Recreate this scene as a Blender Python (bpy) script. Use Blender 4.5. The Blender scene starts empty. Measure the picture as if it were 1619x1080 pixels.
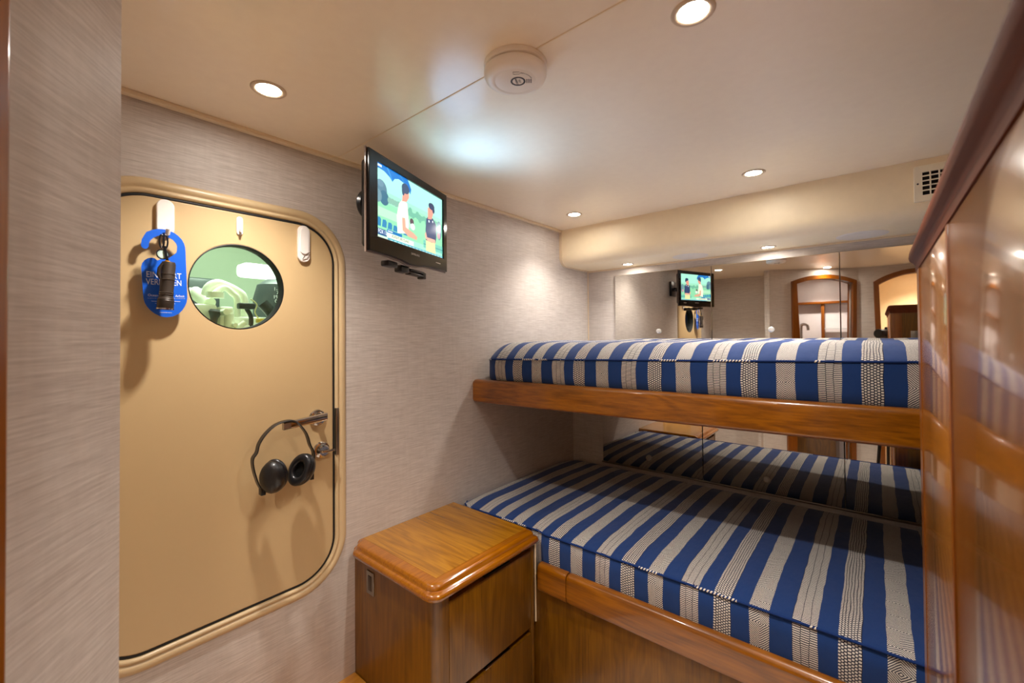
import bpy, bmesh, math, random
from mathutils import Vector, Matrix
random.seed(4)
EYE = 1.35                      # camera height above the cabin floor
S = bpy.context.scene
C = S.collection
PI = math.pi

# ------------------------------------------------------------------ camera, world, exposure
cd = bpy.data.cameras.new('camera'); cam = bpy.data.objects.new('camera_view', cd); C.objects.link(cam)
def _R(yaw, pit, rol):
    return Matrix.Rotation(yaw, 3, 'Z') @ Matrix.Rotation(pit, 3, 'X') @ Matrix.Rotation(rol, 3, 'Y')
_M = _R(0.702912619, 0.0132808817, 0.0081474659)            # columns: right, forward, up
cam.matrix_world = Matrix.Translation((0, 0, EYE)) @ Matrix((
    (_M[0][0], _M[0][2], -_M[0][1], 0), (_M[1][0], _M[1][2], -_M[1][1], 0),
    (_M[2][0], _M[2][2], -_M[2][1], 0), (0, 0, 0, 1)))
cd.sensor_width = 36; cd.lens = 680.294 / 1619 * 36
cd.shift_y = -16.807 / 1619
cd.clip_start = 0.004; cd.clip_end = 50
cd.dof.use_dof = True; cd.dof.focus_distance = 1.9; cd.dof.aperture_fstop = 5.6
S.camera = cam
S.cycles.max_bounces = 16; S.cycles.diffuse_bounces = 10; S.cycles.glossy_bounces = 8; S.cycles.transparent_max_bounces = 12
W = bpy.data.worlds.new('world'); S.world = W; W.use_nodes = True
W.node_tree.nodes['Background'].inputs[0].default_value = (1, .93, .84, 1)
W.node_tree.nodes['Background'].inputs[1].default_value = 0.02
S.view_settings.view_transform = 'Standard'; S.view_settings.look = 'None'
S.view_settings.exposure = 1.42; S.view_settings.gamma = 1; S.view_settings.use_curve_mapping = False
LAMP_W = 20.0                    # watts of one cabin downlight
LAMP_COL = (1.0, .925, .85)

# ------------------------------------------------------------------ materials
def lin(h):
    h = h.lstrip('#'); v = [int(h[i:i+2], 16)/255 for i in (0, 2, 4)]
    return tuple((c/12.92 if c <= .04045 else ((c+.055)/1.055)**2.4) for c in v) + (1,)
class NT:
    def __init__(s, m): s.t = m.node_tree; s.n = s.t.nodes; s.l = s.t.links
    def add(s, typ, **k):
        n = s.n.new(typ)
        for a, b in k.items(): setattr(n, a, b)
        return n
    def put(s, sock, v):
        if isinstance(v, bpy.types.NodeSocket): s.l.new(v, sock)
        else: sock.default_value = v
    def m(s, op, a, b=0.0, c=0.0):
        n = s.add('ShaderNodeMath', operation=op)
        s.put(n.inputs[0], a); s.put(n.inputs[1], b); s.put(n.inputs[2], c); return n.outputs[0]
    def mix(s, f, a, b):
        n = s.add('ShaderNodeMix', data_type='RGBA'); s.put(n.inputs[0], f); s.put(n.inputs[6], a); s.put(n.inputs[7], b); return n.outputs[2]
    def coord(s, kind='Object', scale=(1, 1, 1)):
        c = s.add('ShaderNodeTexCoord'); mp = s.add('ShaderNodeMapping'); mp.inputs['Scale'].default_value = scale
        s.l.new(c.outputs[kind], mp.inputs[0]); return mp.outputs[0]
    def noise(s, vec, scale=1, detail=3, rough=.5, dist=0):
        n = s.add('ShaderNodeTexNoise'); s.l.new(vec, n.inputs['Vector'])
        n.inputs['Scale'].default_value = scale; n.inputs['Detail'].default_value = detail
        n.inputs['Roughness'].default_value = rough; n.inputs['Distortion'].default_value = dist; return n.outputs['Fac']
    def ramp(s, f, stops):
        n = s.add('ShaderNodeValToRGB'); s.put(n.inputs[0], f); e = n.color_ramp.elements
        while len(e) < len(stops): e.new(.5)
        for q, (p, c) in zip(e, stops): q.position = p; q.color = c
        return n.outputs[0]
    def bump(s, h, strength, dist=.001):
        n = s.add('ShaderNodeBump'); n.inputs['Strength'].default_value = strength; n.inputs['Distance'].default_value = dist
        s.put(n.inputs['Height'], h); return n.outputs[0]
MATS = {}
def base(name, col='#808080', rough=.5, metal=0, coat=0, spec=.5, emit=None, es=1, var=.04):
    if name in MATS: return MATS[name]
    m = bpy.data.materials.new(name); m.use_nodes = True; T = NT(m); b = T.n['Principled BSDF']
    c = lin(col) if isinstance(col, str) else col
    if var and not emit:
        f = T.noise(T.coord('Object'), 35, 3)
        T.put(b.inputs['Base Color'], T.mix(f, tuple(x*(1-var) for x in c[:3])+(1,), tuple(min(1, x*(1+var)) for x in c[:3])+(1,)))
    else: b.inputs['Base Color'].default_value = c
    b.inputs['Roughness'].default_value = rough; b.inputs['Metallic'].default_value = metal
    b.inputs['Coat Weight'].default_value = coat; b.inputs['Coat Roughness'].default_value = .08
    b.inputs['Specular IOR Level'].default_value = spec
    if emit:
        b.inputs['Emission Color'].default_value = lin(emit) if isinstance(emit, str) else emit
        b.inputs['Emission Strength'].default_value = es
    MATS[name] = m; return m
def wallpaper(name, a, b, sc=1.0):
    m = base(name, a, .62, var=0); T = NT(m); p = T.n['Principled BSDF']
    n1 = T.noise(T.coord('Object', (11*sc, 11*sc, 300*sc)), 1, 4, .62)
    n2 = T.noise(T.coord('Object', (26*sc, 26*sc, 620*sc)), 1, 2, .5)
    n3 = T.noise(T.coord('Object', (90*sc, 90*sc, 14*sc)), 1, 2, .5)
    h = T.m('ADD', T.m('MULTIPLY', n1, .6), T.m('ADD', T.m('MULTIPLY', n2, .3), T.m('MULTIPLY', n3, .1)))
    T.put(p.inputs['Base Color'], T.ramp(h, [(.36, lin(b)), (.62, lin(a))]))
    T.put(p.inputs['Normal'], T.bump(h, .35, .0008)); p.inputs['Specular IOR Level'].default_value = .45
    p.inputs['Roughness'].default_value = .5
    return m
def wood(name, dark, light, axis='x', rough=.28, coat=.6, figure=.55, sc=1.0):
    m = base(name, light, rough, coat=coat, var=0); T = NT(m); p = T.n['Principled BSDF']
    i = 'xyz'.index(axis)
    def v(al, pr): s = [pr*sc]*3; s[i] = al*sc; return tuple(s)
    c = T.coord('Object', v(.9, 6.0))
    big = T.noise(c, 1.6, 3, .5, .6)
    rings = T.m('SINE', T.m('MULTIPLY', big, 46.0)); rings = T.m('MULTIPLY_ADD', rings, .5, .5)
    fine = T.noise(T.coord('Object', v(5, 150)), 1, 4, .6)
    pore = T.noise(T.coord('Object', v(22, 620)), 1, 2, .5)
    f = T.m('ADD', T.m('MULTIPLY', rings, .28*figure), T.m('ADD', T.m('MULTIPLY', fine, .62), T.m('MULTIPLY', pore, .22)))
    T.put(p.inputs['Base Color'], T.ramp(f, [(.22, lin(dark)), (.85, lin(light))]))
    T.put(p.inputs['Normal'], T.bump(fine, .04, .0004))
    return m
def fabric():
    m = base('striped_fabric', '#203060', .85, var=0, spec=.2); T = NT(m); p = T.n['Principled BSDF']
    tc = T.add('ShaderNodeTexCoord'); sp = T.add('ShaderNodeSeparateXYZ'); T.l.new(tc.outputs['UV'], sp.inputs[0])
    wob = T.noise(T.coord('UV', (9, 9, 1)), 1, 2)
    U = T.m('ADD', sp.outputs[0], T.m('MULTIPLY', T.m('SUBTRACT', wob, .5), .035)); V = sp.outputs[1]
    c = T.m('FRACT', U)
    def band(a, b): return T.m('MULTIPLY', T.m('GREATER_THAN', c, a), T.m('LESS_THAN', c, b))
    def loc(a): return T.m('MULTIPLY', T.m('SUBTRACT', c, a), .28)
    # ladder: three columns of dashes, offset by half a step
    s = loc(0); q = T.m('DIVIDE', s, .0178); col = T.m('FLOOR', q); par = T.m('MULTIPLY', T.m('MODULO', col, 2.0), .5)
    d = T.m('LESS_THAN', T.m('FRACT', T.m('ADD', T.m('DIVIDE', V, .0052), par)), .52)
    lad = T.m('MULTIPLY', d, T.m('GREATER_THAN', T.m('FRACT', q), .07))
    # dots
    s = loc(.335); q = T.m('DIVIDE', s, .0064); par = T.m('MULTIPLY', T.m('MODULO', T.m('FLOOR', q), 2.0), .5)
    dot = T.m('MULTIPLY', T.m('LESS_THAN', T.m('FRACT', T.m('ADD', T.m('DIVIDE', V, .0074), par)), .6), T.m('LESS_THAN', T.m('FRACT', q), .74))
    # chevron
    s = loc(.655); vv = T.m('PINGPONG', V, .062)
    che = T.m('LESS_THAN', T.m('FRACT', T.m('DIVIDE', T.m('ADD', vv, T.m('MULTIPLY', T.m('ABSOLUTE', T.m('SUBTRACT', s, .023)), .95)), .0058)), .52)
    B1, B2, B3 = band(0, .19), band(.335, .495), band(.655, .82)
    white = T.m('ADD', T.m('MULTIPLY', B1, lad), T.m('ADD', T.m('MULTIPLY', B2, dot), T.m('MULTIPLY', B3, che)))
    inb = T.m('ADD', B1, T.m('ADD', B2, B3))
    weave = T.noise(T.coord('UV', (300, 800, 1)), 1, 2)
    blue = T.mix(weave, lin('#102a5c'), lin('#20427c'))
    dark = T.mix(weave, lin('#1a1b2e'), lin('#26283c'))
    colr = T.mix(inb, blue, T.mix(white, dark, T.mix(weave, lin('#c8c1b7'), lin('#e8e2d8'))))
    T.put(p.inputs['Base Color'], colr)
    hh = T.noise(T.coord('UV', (5, 7, 1)), 1, 3)
    T.put(p.inputs['Normal'], T.bump(T.m('ADD', T.m('MULTIPLY', hh, 6), T.m('MULTIPLY', weave, .25)), .5, .002))
    p.inputs['Sheen Weight'].default_value = .15
    return m
def piping():
    m = base('piping_fabric', '#1c3c80', .8, var=0, spec=.2); T = NT(m); p = T.n['Principled BSDF']
    tc = T.add('ShaderNodeTexCoord'); sp = T.add('ShaderNodeSeparateXYZ'); T.l.new(tc.outputs['UV'], sp.inputs[0])
    seg = T.m('GREATER_THAN', T.noise(T.coord('UV', (7, .01, 1)), 1, 2), .53)
    tw = T.m('LESS_THAN', T.m('FRACT', T.m('ADD', T.m('DIVIDE', sp.outputs[0], .009), sp.outputs[1])), .5)
    T.put(p.inputs['Base Color'], T.mix(T.m('MULTIPLY', seg, tw), lin('#15316a'), lin('#e6dfd2')))
    return m
def mirror_mat():
    return base('mirror_glass', '#eeece6', .015, 1, var=0)
def glass(name, tint='#f4fff6'):
    m = bpy.data.materials.new(name); m.use_nodes = True; T = NT(m); T.n.remove(T.n['Principled BSDF'])
    out = T.n['Material Output']; tr = T.add('ShaderNodeBsdfTransparent'); tr.inputs[0].default_value = lin(tint)
    gl = T.add('ShaderNodeBsdfGlossy'); gl.inputs['Roughness'].default_value = .02
    fr = T.add('ShaderNodeFresnel'); fr.inputs[0].default_value = 1.45
    mx = T.add('ShaderNodeMixShader'); T.l.new(fr.outputs[0], mx.inputs[0]); T.l.new(tr.outputs[0], mx.inputs[1]); T.l.new(gl.outputs[0], mx.inputs[2])
    T.l.new(mx.outputs[0], out.inputs[0]); return m

WP = wallpaper('linen_wallpaper', '#d8d0c9', '#bab0a8')
CEIL = base('headliner_vinyl', '#fdeed8', .24, spec=.6)
SOF = base('soffit_vinyl', '#fae8c6', .42, spec=.4)
TRIMC = base('cream_trim', '#ecd8b8', .4)
DOORC = base('tan_enamel', '#ccb083', .38, spec=.45, var=.015)
RIMC = base('tan_enamel_rim', '#d3ba90', .32, spec=.5, var=.015)
WX = wood('teak_rail', '#5a2c00', '#b06a04', 'x')
WT = wood('teak_top', '#784600', '#c48614', 'x', .18, .9)
WE = wood('teak_edge', '#7c3e00', '#be780c', 'x', .14, 1, .2)
WEy = wood('teak_edge_long', '#7c3e00', '#be780c', 'y', .14, 1, .2)
WV = wood('teak_panel', '#4e2c00', '#8a5a06', 'z', .34, .25)
WVp = wood('teak_post', '#6c3400', '#9c5a08', 'z', .3, .35, .1)
WVw = wood('teak_wardrobe', '#7a4610', '#a46c2a', 'z', .2, .7, .15)
WD = wood('teak_dark', '#4a1d08', '#6a300c', 'y', .6, 0, .3); WD.node_tree.nodes['Principled BSDF'].inputs['Specular IOR Level'].default_value = .12
FLO = wood('teak_floor', '#a05c10', '#d99a3c', 'y', .3, .5)
FAB = fabric(); PIP = piping(); MIR = mirror_mat()
CHR = base('chrome', '#c9c4be', .09, 1, var=0)
STL = base('brushed_steel', '#9c948a', .32, 1)
WHT = base('white_plastic', '#f2ece6', .35)
DET = base('detector_plastic', '#f1e9e0', .38)
BLK = base('black_plastic', '#0d0d0f', .3)
BLS = base('black_vinyl', '#121214', .38, coat=.2)
RUB = base('black_rubber', '#101010', .6)
BRN = base('anodised_brown', '#3d342d', .4, .3)
BLU = base('blue_card', '#0b5fd6', .4, var=.01)
INK = base('white_ink', '#f3f6ff', .5, var=0)
DKI = base('dark_ink', '#3c3b40', .5, var=0)
LENS = base('lamp_lens', '#ffffff', .4, emit=(1, .93, .84, 1), es=60)
RING = base('lamp_ring', '#cdb69b', .35)
SATN = base('satin_ring', '#b8b0a8', .25, .8)

# ------------------------------------------------------------------ object helpers
def tag(o, label=None, cat=None, group=None, kind=None):
    if label: o['label'] = label
    if cat: o['category'] = cat
    if group: o['group'] = group
    if kind: o['kind'] = kind
    return o
def thing(name, label, cat, loc, group=None):
    o = bpy.data.objects.new(name, None); o.empty_display_size = .05; C.objects.link(o); o.location = loc
    return tag(o, label, cat, group)
def wloc(o):
    v = Vector((0, 0, 0))
    while o: v += Vector(o.location); o = o.parent
    return v
class MB:
    """collects shapes in room coordinates (origin at the lens) and links them as one mesh"""
    def __init__(s): s.bm = bmesh.new(); s.uv = None
    def _merge(s, b):
        me = bpy.data.meshes.new('t'); b.to_mesh(me); b.free(); s.bm.from_mesh(me); bpy.data.meshes.remove(me); return s
    def box(s, a, b, bev=0, seg=2, mat=None):
        t = bmesh.new(); bmesh.ops.create_cube(t, size=1)
        a, b = Vector(a), Vector(b)
        for v in t.verts: v.co = Vector([(a[i]+b[i])/2 + v.co[i]*abs(b[i]-a[i]) for i in range(3)])
        if bev: bmesh.ops.bevel(t, geom=t.edges[:], offset=bev, segments=seg, profile=.5, affect='EDGES')
        if mat is not None:
            for v in t.verts: v.co = mat @ v.co
        return s._merge(t)
    def grid(s, rings, close_u=False, close_v=False, cap0=False, cap1=False):
        vs = [[s.bm.verts.new(p) for p in r] for r in rings]
        nr, nc = len(vs), len(vs[0])
        for i in range(nr if close_u else nr-1):
            for j in range(nc if close_v else nc-1):
                a, b = vs[i], vs[(i+1) % nr]; k = (j+1) % nc
                try: s.bm.faces.new((a[j], a[k], b[k], b[j]))
                except ValueError: pass
        if cap0: s.bm.faces.new(vs[0][::-1])
        if cap1: s.bm.faces.new(vs[-1])
        return s
    def tube(s, pts, r, n=12, cap=True, flat=None, up=(0, 0, 1)):
        pts = [Vector(p) for p in pts]; rings = []
        rr = r if isinstance(r, (list, tuple)) else [r]*len(pts)
        up = Vector(up); prev = None
        for i, p in enumerate(pts):
            d = (pts[min(i+1, len(pts)-1)] - pts[max(i-1, 0)]).normalized()
            if prev is None:
                a = d.cross(up)
                if a.length < 1e-3: a = d.cross(Vector((1, 0, 0)))
            else: a = prev - d*prev.dot(d)
            a.normalize(); prev = a; b = d.cross(a)
            fx = flat if flat else 1
            rings.append([p + a*math.cos(2*PI*k/n)*rr[i] + b*math.sin(2*PI*k/n)*rr[i]*fx for k in range(n)])
        return s.grid(rings, close_v=True, cap0=cap, cap1=cap)
    def lathe(s, prof, M, n=32, sx=1, sy=1, closed=False):
        rings = [[M @ Vector((r*math.cos(2*PI*k/n)*sx, r*math.sin(2*PI*k/n)*sy, h)) for k in range(n)] for r, h in prof]
        return s.grid(rings, close_v=True, close_u=closed, cap0=(not closed and prof[0][0] > 1e-6), cap1=(not closed and prof[-1][0] > 1e-6))
    def poly(s, pts):
        s.bm.faces.new([s.bm.verts.new(p) for p in pts]); return s
    def ext(s, pts, off):
        off = Vector(off); a = [Vector(p) for p in pts]; return s.grid([a, [p+off for p in a]], close_v=True, cap0=True, cap1=True)
    def build(s, name, mat, parent=None, smooth=None, label=None, recalc=True):
        bmesh.ops.remove_doubles(s.bm, verts=s.bm.verts[:], dist=1e-6)
        if recalc: bmesh.ops.recalc_face_normals(s.bm, faces=s.bm.faces[:])
        me = bpy.data.meshes.new(name); s.bm.to_mesh(me); s.bm.free()
        return link(name, me, mat, parent, smooth, label)
def link(name, me, mat, parent=None, smooth=35, label=None):
    o = bpy.data.objects.new(name, me); C.objects.link(o)
    if not isinstance(mat, (list, tuple)): mat = [mat]
    idx = [p.material_index for p in me.polygons]
    me.materials.clear()
    for m in mat: me.materials.append(m)
    if len(mat) > 1: me.polygons.foreach_set('material_index', idx)
    if smooth is None: smooth = 35
    for p in me.polygons: p.use_smooth = True
    try: me.set_sharp_from_angle(angle=math.radians(smooth))
    except Exception: pass
    if parent:
        me.transform(Matrix.Translation(-wloc(parent))); o.parent = parent
    if label: o['label'] = label
    return o
def copy_tree(o, parent=None):
    c = o.copy(); C.objects.link(c); c.parent = parent
    for ch in [x for x in list(S.objects) if x.parent == o]: copy_tree(ch, c)
    return c
def curve_mesh(cu, M):
    ob = bpy.data.objects.new('tmp', cu); C.objects.link(ob)
    dg = bpy.context.evaluated_depsgraph_get(); dg.update()
    me = bpy.data.meshes.new_from_object(ob.evaluated_get(dg)); me.transform(M)
    bpy.data.objects.remove(ob); bpy.data.curves.remove(cu); return me
def plate(outlines, th, M, bev=0):
    cu = bpy.data.curves.new('p', 'CURVE'); cu.dimensions = '2D'; cu.fill_mode = 'BOTH'; cu.extrude = th/2 - bev
    cu.bevel_depth = bev; cu.bevel_resolution = 2; cu.offset = -bev
    for ol in outlines:
        sp = cu.splines.new('POLY'); sp.points.add(len(ol)-1); sp.use_cyclic_u = True
        for q, (x, y) in zip(sp.points, ol): q.co = (x, y, 0, 1)
    return curve_mesh(cu, M)
def text_mesh(body, size, M, th=.0002, align='CENTER', sx=1.0):
    cu = bpy.data.curves.new('t', 'FONT'); cu.body = body; cu.size = size; cu.extrude = th
    cu.align_x = align; cu.align_y = 'CENTER'; cu.resolution_u = 3
    return curve_mesh(cu, M @ Matrix.Diagonal((sx, 1, 1, 1)))
def frame(o, ex, ey, ez):
    ex, ey, ez, o = Vector(ex), Vector(ey), Vector(ez), Vector(o)
    return Matrix(((ex.x, ey.x, ez.x, o.x), (ex.y, ey.y, ez.y, o.y), (ex.z, ey.z, ez.z, o.z), (0, 0, 0, 1)))
def axisframe(o, z, up=(0, 0, 1)):
    z = Vector(z).normalized(); x = Vector(up).cross(z)
    if x.length < 1e-4: x = Vector((1, 0, 0))
    x.normalize(); return frame(o, x, z.cross(x), z)
def rr(x0, y0, x1, y1, r, n=12):
    out = []
    for cx, cy, a in ((x1-r, y1-r, 0), (x0+r, y1-r, 90), (x0+r, y0+r, 180), (x1-r, y0+r, 270)):
        for k in range(n+1):
            t = math.radians(a + 90*k/n); out.append((cx + r*math.cos(t), cy + r*math.sin(t)))
    return out
def circ(cx, cy, r, n=64, ry=None):
    return [(cx + r*math.cos(2*PI*k/n), cy + (ry or r)*math.sin(2*PI*k/n)) for k in range(n)]
def struct(name, mb, mat, smooth=35):
    o = mb.build(name, mat, None, smooth); o['kind'] = 'structure'; return o
def structm(name, me, mat, smooth=35):
    o = link(name, me, mat, None, smooth); o['kind'] = 'structure'; return o

XW = -1.372            # door wall
YU, YL = 2.354, 2.17   # back wall above / below the upper bunk
ZC, ZF = .6, -1.35     # ceiling, floor (camera at 0)
WALLX = lambda x: frame((x, 0, 0), (0, 1, 0), (0, 0, 1), (1, 0, 0))      # plane facing the cabin: (y, z) -> room

# ------------------------------------------------------------------ the setting
struct('floor', MB().box((-1.6, -1.25, ZF-.05), (.7, 2.45, ZF)), base('pale_carpet', '#eee6da', .9))  # unseen floor, made pale to bounce light up to the ceiling
struct('ceiling', MB().box((-1.5, -1.25, ZC), (.7, 2.45, ZC+.04)), CEIL)
# door wall, with the opening of the engine room hatch
DY0, DY1, DZ0, DZ1, DR = .112, .707, -.766, .361, .12
structm('wall_left', plate([[(-.4, ZF), (2.4, ZF), (2.4, ZC), (-.4, ZC)], rr(DY0-.02, DZ0-.02, DY1+.02, DZ1+.02, DR+.02)], .03, WALLX(XW-.015)), WP)
struct('wall_back', MB().box((XW-.02, YU, -.30), (.64, YU+.04, ZC)), WP)
struct('wall_back', MB().box((XW-.02, YL, ZF), (.64, YL+.03, -.275)), WP)
struct('wall_right', MB().box((.62, -.32, ZF), (.66, 2.39, ZC)), WP)
# entry side: recess behind the hatch, diagonal wall with the bathroom arch, passage arch
def arch(x0t, x0b, x1t, x1b, zs, zt, zb=ZF, n=18, zm=-.04):
    out = [(x0b, zb), (x1b, zb), (x1b, zm-.3), (x1t, zs)]
    c = (x0t+x1t)/2; hw = (x1t-x0t)/2
    for k in range(1, n):
        q = 1-2*k/n; out.append((c + hw*q, zs + (zt-zs)*(1-q*q)))
    out += [(x0t, zs), (x0b, zm-.3)]
    return out
FX, FY = -.754, .098; dd = Vector((.8206, -.5715, 0)); nd = Vector((.5715, .8206, 0))
WDg = frame(Vector((FX, FY, 0)) - nd*.02, dd, (0, 0, 1), -nd)      # local x = distance along the diagonal wall
o1 = arch(.191, .191, .752, .735, .487, .545); i1 = arch(.232, .262, .722, .700, .465, .512)
structm('wall_corner', plate([[(0, ZF), (.775, ZF), (.775, ZC), (0, ZC)], i1], .04, WDg), WP)
structm('trim_1', plate([o1, i1], .076, WDg, .004), WVp)
struct('wall_recess', MB().box((XW-.01, -.34, ZF), (-.775, -.30, ZC)).box((-.80, -.30, ZF), (-.776, .06, ZC)), WP)
YE = -.345
WY = frame((0, YE-.02, 0), (1, 0, 0), (0, 0, 1), (0, -1, 0))
a2o = arch(-.018, .0, .545, .525, .462, .556); a2i = arch(.018, .036, .512, .492, .440, .522)
structm('wall_entry', plate([[(-.125, ZF), (.64, ZF), (.64, ZC), (-.125, ZC)], a2i], .04, WY), WP)
structm('trim_2', plate([a2o, a2i], .075, WY, .004), WVp)
# rooms seen through the arches in the mirror
struct('wall_bathroom', MB().box((-.98, -1.12, ZF), (-.04, -1.08, ZC)).box((-1.0, -1.1, ZF), (-.96, -.345, ZC)).box((-.09, -1.1, ZF), (-.05, -.40, ZC)), base('bath_white', '#e4dcdc', .35))
struct('wall_passage', MB().box((-.05, -.95, ZF), (.66, -.91, ZC)).box((.62, -.93, ZF), (.66, -.34, ZC)), base('passage_cream', '#ecd0a0', .5))
# ceiling trims and seam
struct('trim_3', MB().box((XW, .0, .587), (XW+.02, 2.045, .6), .004), TRIMC)
struct('trim_4', MB().box((XW, .7125, .5985), (.62, .7165, .6015), .0008), TRIMC)
# soffit above the mirrors
prof = [(2.045, .6), (2.045, .47)]
for k in range(0, 13):
    t = PI/2*k/12; prof.append((2.045+.055-.055*math.cos(t), .455-.055*math.sin(t)))
prof += [(YU, .400), (YU, .6)]
s_ = MB(); s_.grid([[(x, y, z) for y, z in prof] for x in (XW+.014, .62)], close_v=True, cap0=True, cap1=True)
struct('ceiling_soffit', s_, SOF, 50)
s_ = MB()
P2 = [(y+(-.004), z-.004) for y, z in prof[:-2]] + [(YU, .396), (YU, .6)]
s_.grid([[(x, y, z) for y, z in P2] for x in (XW, XW+.016)], close_v=True, cap0=True, cap1=True)
struct('trim_5', s_, TRIMC, 50)
struct('trim_6', MB().box((XW, YU-.006, .392), (.62, YU, .402), .002), TRIMC)
struct('trim_7', MB().box((-.949, 1.2335, -1.02), (-.944, 1.2385, -.74), .001).box((XW+.001, YU-.004, -.27), (XW+.006, YU, .395)), TRIMC)

# ------------------------------------------------------------------ engine room hatch
door = thing('door_1', 'tan enamelled engine room hatch door with a round window', 'door', (XW, .41, DZ0)); door['kind'] = 'structure'
PY, PZ, PR = .4285, .146, .1185
me = plate([rr(DY0+.006, DZ0+.006, DY1-.006, DZ1-.006, DR-.006, 16), circ(PY, PZ, PR, 72)], .030, WALLX(XW-.013), .003)
link('door_panel', me, DOORC, door)
# raised rim around the hatch
f = MB(); loops = []
for off, h in [(.001, -.02), (.001, -.002), (.003, .004), (.007, .0075), (.011, .0065), (.0135, .0025), (.016, .0025), (.0185, .006), (.024, .0085), (.031, .0075), (.037, .004), (.040, 0), (.040, -.002)]:
    loops.append([(XW+h, y, z) for y, z in rr(DY0-off, DZ0-off, DY1+off, DZ1+off, DR+off, 16)])
f.grid(loops, close_v=True); f.build('door_frame', RIMC, door, 60, recalc=True)
g = MB(); g.grid([[(XW+h, y, z) for y, z in rr(DY0+o_, DZ0+o_, DY1-o_, DZ1-o_, DR-o_, 16)] for o_, h in ((.0062, -.0005), (.004, .0012), (.001, .0008), (-.001, -.0005), (-.001, -.01), (.0062, -.01))], close_v=True, close_u=True); g.build('door_seal', RUB, door, 50)  # black ring in the door gap, the gap's shade put into colour
g = MB(); G = WALLX(0); Mx = frame((XW, PY, PZ), (0, 1, 0), (0, 0, 1), (1, 0, 0))
g.lathe([(PR+.0010, .0022), (PR-.001, .0030), (PR-.0016, .0022), (PR-.002, -.004), (PR-.002, -.0335), (PR+.0008, -.0335)], Mx, 72, closed=True)
g.build('window_gasket', RUB, door, 50)
g = MB(); g.lathe([(0, -.0260), (PR-.002, -.0260), (PR-.002, -.029), (0, -.029)], Mx, 72); g.build('window_pane', glass('hatch_glass'), door)
# lever handle and lock
def rosette(y, z, name):
    M = frame((XW+.002, y, z), (0, 1, 0), (0, 0, 1), (1, 0, 0)); b = MB()
    b.lathe([(.0265, 0), (.0265, .004), (.024, .0075), (.019, .009), (.0165, .008), (.015, .010), (.0, .010)], M, 40)
    return b.build(name, CHR, door)
ro = rosette(.648, -.254, 'handle_rosette')
b = MB(); b.tube([(XW+.008, .648, -.252), (XW+.046, .648, -.252)], .0085, 20)
b.grid([[(XW+.048+dx*1.0, y, zc+dz) for dx, dz in ((-.008, -.011), (.003, -.011), (.005, -.008), (.005, .008), (.003, .011), (-.008, .011))]
        for y, zc in ((.658, -.246), (.64, -.248), (.60, -.251), (.565, -.254), (.548, -.255))], close_v=True, cap0=True, cap1=True)
b.build('door_handle', CHR, door, 40, 'chrome lever handle')
b = MB()
b.grid([[(XW+.048+dx, y, zc+dz) for dx, dz in ((-.008, -.0115), (.003, -.0115), (.006, -.008), (.006, .008), (.003, .0115), (-.008, .0115))]
        for y, zc in ((.547, -.255), (.538, -.2555), (.530, -.256), (.527, -.256))], close_v=True, cap0=True, cap1=True)
b.build('handle_tip', SATN, door, 40)
rosette(.661, -.359, 'lock_rosette')
b = MB(); M = frame((XW+.010, .661, -.359), (0, 1, 0), (0, 0, 1), (1, 0, 0))
b.lathe([(.018, 0), (.018, .012), (.015, .015), (0, .015)], M, 32)
b.box((XW+.022, .650, -.364), (XW+.034, .694, -.357), .002)
b.build('lock_knob', CHR, door)
MB().box((XW-.004, .7085, -.386), (XW+.0095, .7185, -.231), .002).build('strike_plate', STL, door)

# adhesive hooks
h1 = thing('adhesive_hook', 'largest white adhesive hook, holding the blue door hanger and torch', 'hook', (XW+.002, .261, .270), 'adhesive hooks on the hatch door')
link('hook_plate', plate([rr(.243, .262, .279, .352, .0178)], .012, WALLX(XW+.008), .002), WHT, h1)
MB().tube([(XW+.014, .261, .275), (XW+.022, .261, .262), (XW+.034, .261, .262), (XW+.040, .261, .274)], .005, 12).build('hook', WHT, h1)
h2 = thing('adhesive_hook', 'smallest white adhesive hook, above the round window', 'hook', (XW+.002, .4285, .295), 'adhesive hooks on the hatch door')
link('hook_plate', plate([rr(.4205, .293, .4365, .345, .0078)], .004, WALLX(XW+.004), .001), WHT, h2)
MB().tube([(XW+.006, .4285, .315), (XW+.012, .4285, .302), (XW+.016, .4285, .300), (XW+.018, .4285, .312)], .0032, 10).build('hook', WHT, h2)
h3 = thing('adhesive_hook', 'empty long white adhesive hook at the top right of the hatch door', 'hook', (XW+.002, .6045, .238), 'adhesive hooks on the hatch door')
link('hook_plate', plate([rr(.586, .238, .623, .352, .018)], .010, WALLX(XW+.007), .002), WHT, h3)
link('hook', plate([rr(.5915, .262, .6175, .345, .0125)], .005, WALLX(XW+.0135), .0015), WHT, h3)
MB().tube([(XW+.014, .599, .246), (XW+.022, .606, .262)], .0012, 8).tube([(XW+.022, .606, .262), (XW+.015, .620, .269)], .0012, 8).build('hook_wire', STL, h3)

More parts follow.
